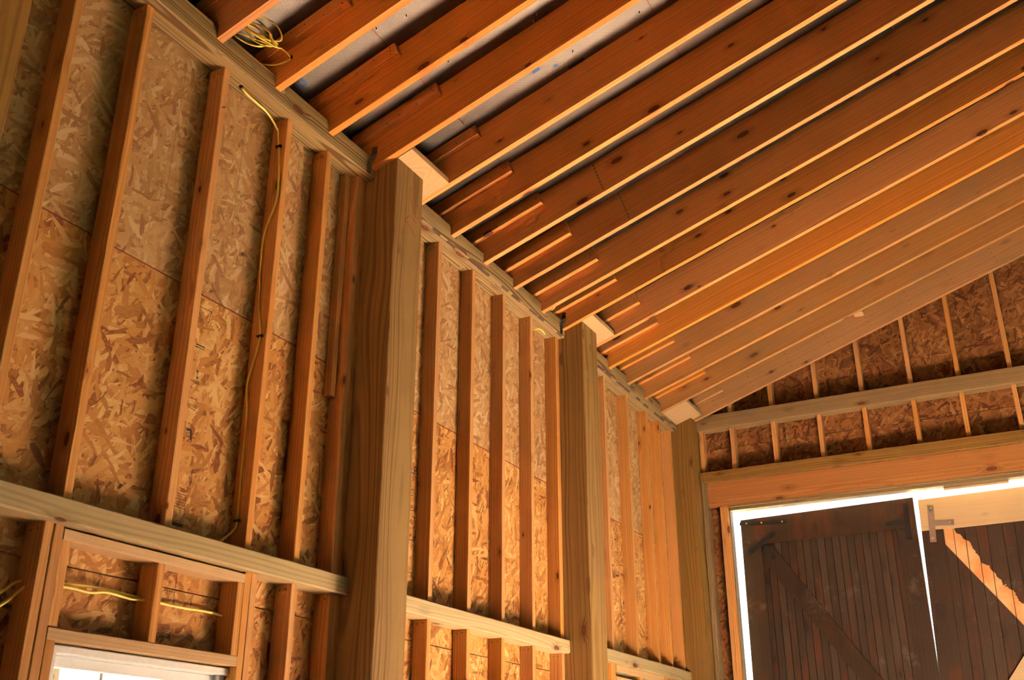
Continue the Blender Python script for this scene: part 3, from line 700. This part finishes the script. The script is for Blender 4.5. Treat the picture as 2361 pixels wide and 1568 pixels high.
w2 = window('window_2', WIN2[0] + .1, WIN2[1] - .1, WIN2[2] + .1, WIN2[3] - 1.6, 'white window under the last bay girt, below the frame')

# ---------------------------------------------------------------- stamps and chalk lines on the sheathing
def panel_at(y, z):
    best = None
    for o in panel_objs:
        d = o.data; c = WPOS[o.name]; hy = o.dimensions
        L = max(v.co.x for v in d.vertices) / S; H = max(v.co.z for v in d.vertices) / S
        if abs(y - c.y) <= L + .3 and abs(z - c.z) <= H + .3: return o
    return panel_objs[0]
def stamp(lines, wd=0.14, mat=None, name='stamp_stroke'):
    for ln in lines:
        for (a, c) in zip(ln[:-1], ln[1:]):
            A = Vector((2.0, *a)); B = Vector((2.0, *c)); d = (B - A).normalized(); n = Vector((0, -d.z, d.y)) * wd / 2
            q = [A - n, B - n, B + n, A + n]
            par = panel_at((A.y + B.y) / 2, (A.z + B.z) / 2); O = (A + B) / 2
            v = [p + Vector((0.018, 0, 0)) - O for p in q]
            o = bpy.data.objects.new(name, mesh_from(name, v, [(0, 1, 2, 3)], mat or INK))
            C.objects.link(o); o.parent = par; o.matrix_parent_inverse = Matrix.Identity(4)
            o.rotation_euler = (0, 0, -math.pi / 2); o.location = Matrix.Rotation(-math.pi / 2, 3, 'Z') @ ((O - WPOS[par.name]) * S)
stamp([[(-37.86, 73.66), (-35.15, 73.75), (-35.37, 71.75)], [(-37.51, 66.65), (-35.55, 66.66)], [(-36.51, 62.74), (-36.41, 61.36)], [(-37.69, 60.72), (-35.75, 60.89)], [(-37.27, 60.57), (-35.78, 60.58)], [(-36.31, 59.49), (-35.64, 59.43)], [(-37.53, 56.73), (-35.60, 56.85)], [(-37.54, 56.48), (-35.67, 56.50)], [(-37.45, 56.27), (-35.85, 55.98)], [(-37.46, 57.83), (-35.90, 57.84)]], 0.11)
stamp([[(-37.57, 67.04), (-35.56, 67.08)], [(-37.70, 50.99), (-37.39, 50.98)]], 0.22)
stamp([[(-37.32, 52.53), (-36.33, 52.69), (-36.10, 51.07)]], 0.42)
stamp([[(-36.73, 62.40), (-36.51, 62.79), (-36.26, 62.45)], [(-36.65, 61.71), (-36.41, 61.31), (-36.21, 61.76)]], 0.14)
stamp([[(-37.56, 42.23), (-35.54, 42.24), (-35.60, 40.10), (-37.98, 40.18)], [(-37.73, 41.41), (-35.55, 41.40)], [(-35.60, 40.10), (-35.47, 38.15)], [(-35.01, 46.79), (-34.91, 44.25)], [(-36.45, 39.80), (-36.46, 39.25)], [(-37.77, 30.37), (-35.43, 30.36), (-35.48, 25.81)], [(-37.75, 27.52), (-35.41, 27.52)], [(-37.76, 20.86), (-35.73, 20.92), (-35.72, 21.58)]], 0.10)
for zr, n in ((41.9, 4), (41.03, 6), (40.54, 7)):
    stamp([[(-37.4 + k * .27, zr - .14), (-37.32 + k * .27, zr + .14)] for k in range(n)], 0.09)
stamp([[(-37.69, 37.47), (-35.52, 37.52)]], 0.5)
stamp([[(27.04, 53.62), (27.07, 52.06)], [(26.70, 47.83), (29.33, 47.94)], [(26.64, 53.95), (28.53, 54.16)], [(27.67, 52.71), (29.58, 52.81)], [(26.44, 41.19), (29.21, 41.26)], [(26.70, 58.41), (28.23, 58.57)], [(26.79, 57.15), (28.32, 57.26)], [(26.62, 65.09), (27.38, 65.19)]], 0.14)
tcv = bpy.data.curves.new('stamp_letters', 'FONT'); tcv.body = 'LP'; tcv.size = 2.6 * S; tcv.extrude = 0.004 * S; tcv.materials.append(INK)
to = bpy.data.objects.new('stamp_letters', tcv); par = panel_at(28, 62.5); C.objects.link(to); to.parent = par
to.matrix_parent_inverse = Matrix.Identity(4)
to.rotation_euler = (Matrix.Rotation(-math.pi / 2, 3, 'Z') @ Matrix(((0, 0, 1), (1, 0, 0), (0, 1, 0)))).to_euler()
to.location = Matrix.Rotation(-math.pi / 2, 3, 'Z') @ ((Vector((2.02, 26.75, 61.9)) - WPOS[par.name]) * S)
stamp([[(138.41, 59.18), (140.74, 59.32), (140.56, 60.80)]], 0.35)
stamp([[(139.39, 75.03), (141.35, 74.64)], [(138.29, 51.68), (140.27, 51.72)], [(142.90, 51.61), (144.64, 52.10)]] + [[(139.1 + (k % 3) * .5, 71.8 - k * .6), (140.9 + (k % 2) * .7, 71.7 - k * .6)] for k in range(11)] + [[(140.5 + (k % 3) * .4, 50.1 - k * .62), (142.3 + (k % 2) * .5, 50.0 - k * .62)] for k in range(17)], 0.16)
stamp([[(-47.94, 115.25), (-48.33, 83.73)], [(-32.42, 115.25), (-32.64, 90.63)], [(-16.98, 115.25), (-17.25, 98.29)]], 0.10, CHALK, 'chalk_line')

# ---------------------------------------------------------------- yellow house cable
o = tube('power_cable', YELLOW, [(4.2, -36.9, 119.0), (4.3, -36.6, 117.4), (4.6, -35.6, 116.6), (4.4, -32.4, 116.6), (4.3, -29.6, 116.4), (4.0, -26.6, 115.2), (3.9, -25.5, 113.4), (5.0, -25.45, 100.7), (2.8, -25.45, 92.2), (3.4, -25.45, 79.1), (4.4, -25.45, 72.2), (2.7, -25.45, 64.5), (3.2, -25.45, 58.9), (3.5, -25.45, 46.1), (3.6, -25.45, 40.0), (3.2, -26.0, 38.4), (2.9, -27.2, 37.2), (2.8, -28.4, 36.0)], 0.20, None, 6, 8, 0.8)
tag(o, 'yellow cable running from the beam hole down the side of a stud', 'cable')
for x_, z_ in ((4.15, 111.5), (4.35, 72.6), (3.6, 40.3)): board('cable_staple', BLACK, (x_ - .55, x_ + .55, -25.8, -25.22, z_ - .18, z_ + .18), 'x', o, ch=.05)
coil = []
random.seed(11)
for k in range(6 * 11):
    t = 2 * math.pi * k / 11; lp = k // 11
    tilt = (-1.2, .5, 1.4, -.6, 2.0, .1)[lp]; R = (4.3, 3.0, 4.8, 3.4, 4.0, 2.6)[lp]
    u = math.cos(t) * R; v_ = math.sin(t) * R * 0.62
    base = Vector((10.4 + .9 * math.sin(lp * 2.1), -41.0 + 1.0 * math.cos(lp * 1.7), 124.6 + .25 * lp - .6))
    coil.append(base + Vector((.55, .55, -.35)) * u + Vector((-.25 + .5 * tilt * .4, .35, .8 + .2 * tilt)) * v_)
coil = [Vector((4.4, -44.0, 124.4)), Vector((7.0, -43.4, 124.2))] + coil + [Vector((11.5, -36.5, 124.6)), Vector((8.6, -34.9, 126.6)), Vector((9.9, -33.6, 126.2)), Vector((10.6, -31.85, 125.0)), Vector((8.4, -32.3, 124.2)), Vector((6.4, -33.4, 124.0)), Vector((4.5, -35.0, 124.2))]
o = tube('cable_coil', YELLOW, coil, 0.17, None, 4, 7, 0.8); tag(o, 'coil of yellow cable lying on the plate beam between two rafters', 'cable')
board('cable_staple', BLACK, (10.3, 10.9, -32.05, -31.58, 125.0, 125.6), 'z', o, ch=.05)
for pts, lab in (([(3, -70.8, 19.5), (3, -65.4, 22.8), (3, -63.6, 24.3), (3, -61.9, 24.9), (3, -59, 25.2), (3, -56.1, 25.35), (3.1, -50.7, 25.7), (3, -46, 25.6), (3, -42.0, 25.5), (3, -38.5, 25.35), (3.1, -34.2, 25.3), (3, -29.6, 25.45), (3, -24.7, 25.3), (3, -23.5, 25.3)], 'yellow cable threaded through all the studs above the window'),
                 ([(3.75, -70.8, 17.6), (3.75, -65.1, 21.5), (3.75, -63.5, 23.1), (3.75, -61.9, 24.3), (3.75, -59, 24.6), (3.75, -55.9, 24.8), (3.75, -52.3, 24.75), (3.75, -49.6, 25.2), (3.75, -45.1, 24.95), (3.75, -42.0, 25.2), (3.75, -41.5, 25.2)], 'yellow cable above the window, the lower one that stops at the middle cripple stud')):
    o = tube('power_cable', YELLOW, pts, 0.21, None, 6, 8, 0.85); tag(o, lab, 'cable', 'cables above the window')
o = tube('cable_scrap', YELLOW, [(2.6, 83.8, 118.0), (3.0, 83.6, 116.9), (4.6, 83.2, 116.7), (5.0, 85.0, 116.6), (4.7, 87.0, 116.5)], 0.2, None, 6, 7); tag(o, 'short yellow cable end curling under the middle plate beam', 'cable')
o = tube('cable_scrap', YELLOW, [(5.0, 85.6, 122.9), (7.2, 85.0, 122.95), (8.4, 84.0, 123.4), (9.6, 83.2, 123.9), (10.2, 83.8, 124.2), (9.0, 85.2, 123.6), (7.6, 86.0, 123.0), (6.4, 85.2, 123.0)], 0.2, None, 6, 7); tag(o, 'small yellow cable loop lying on top of the middle plate beam', 'cable')
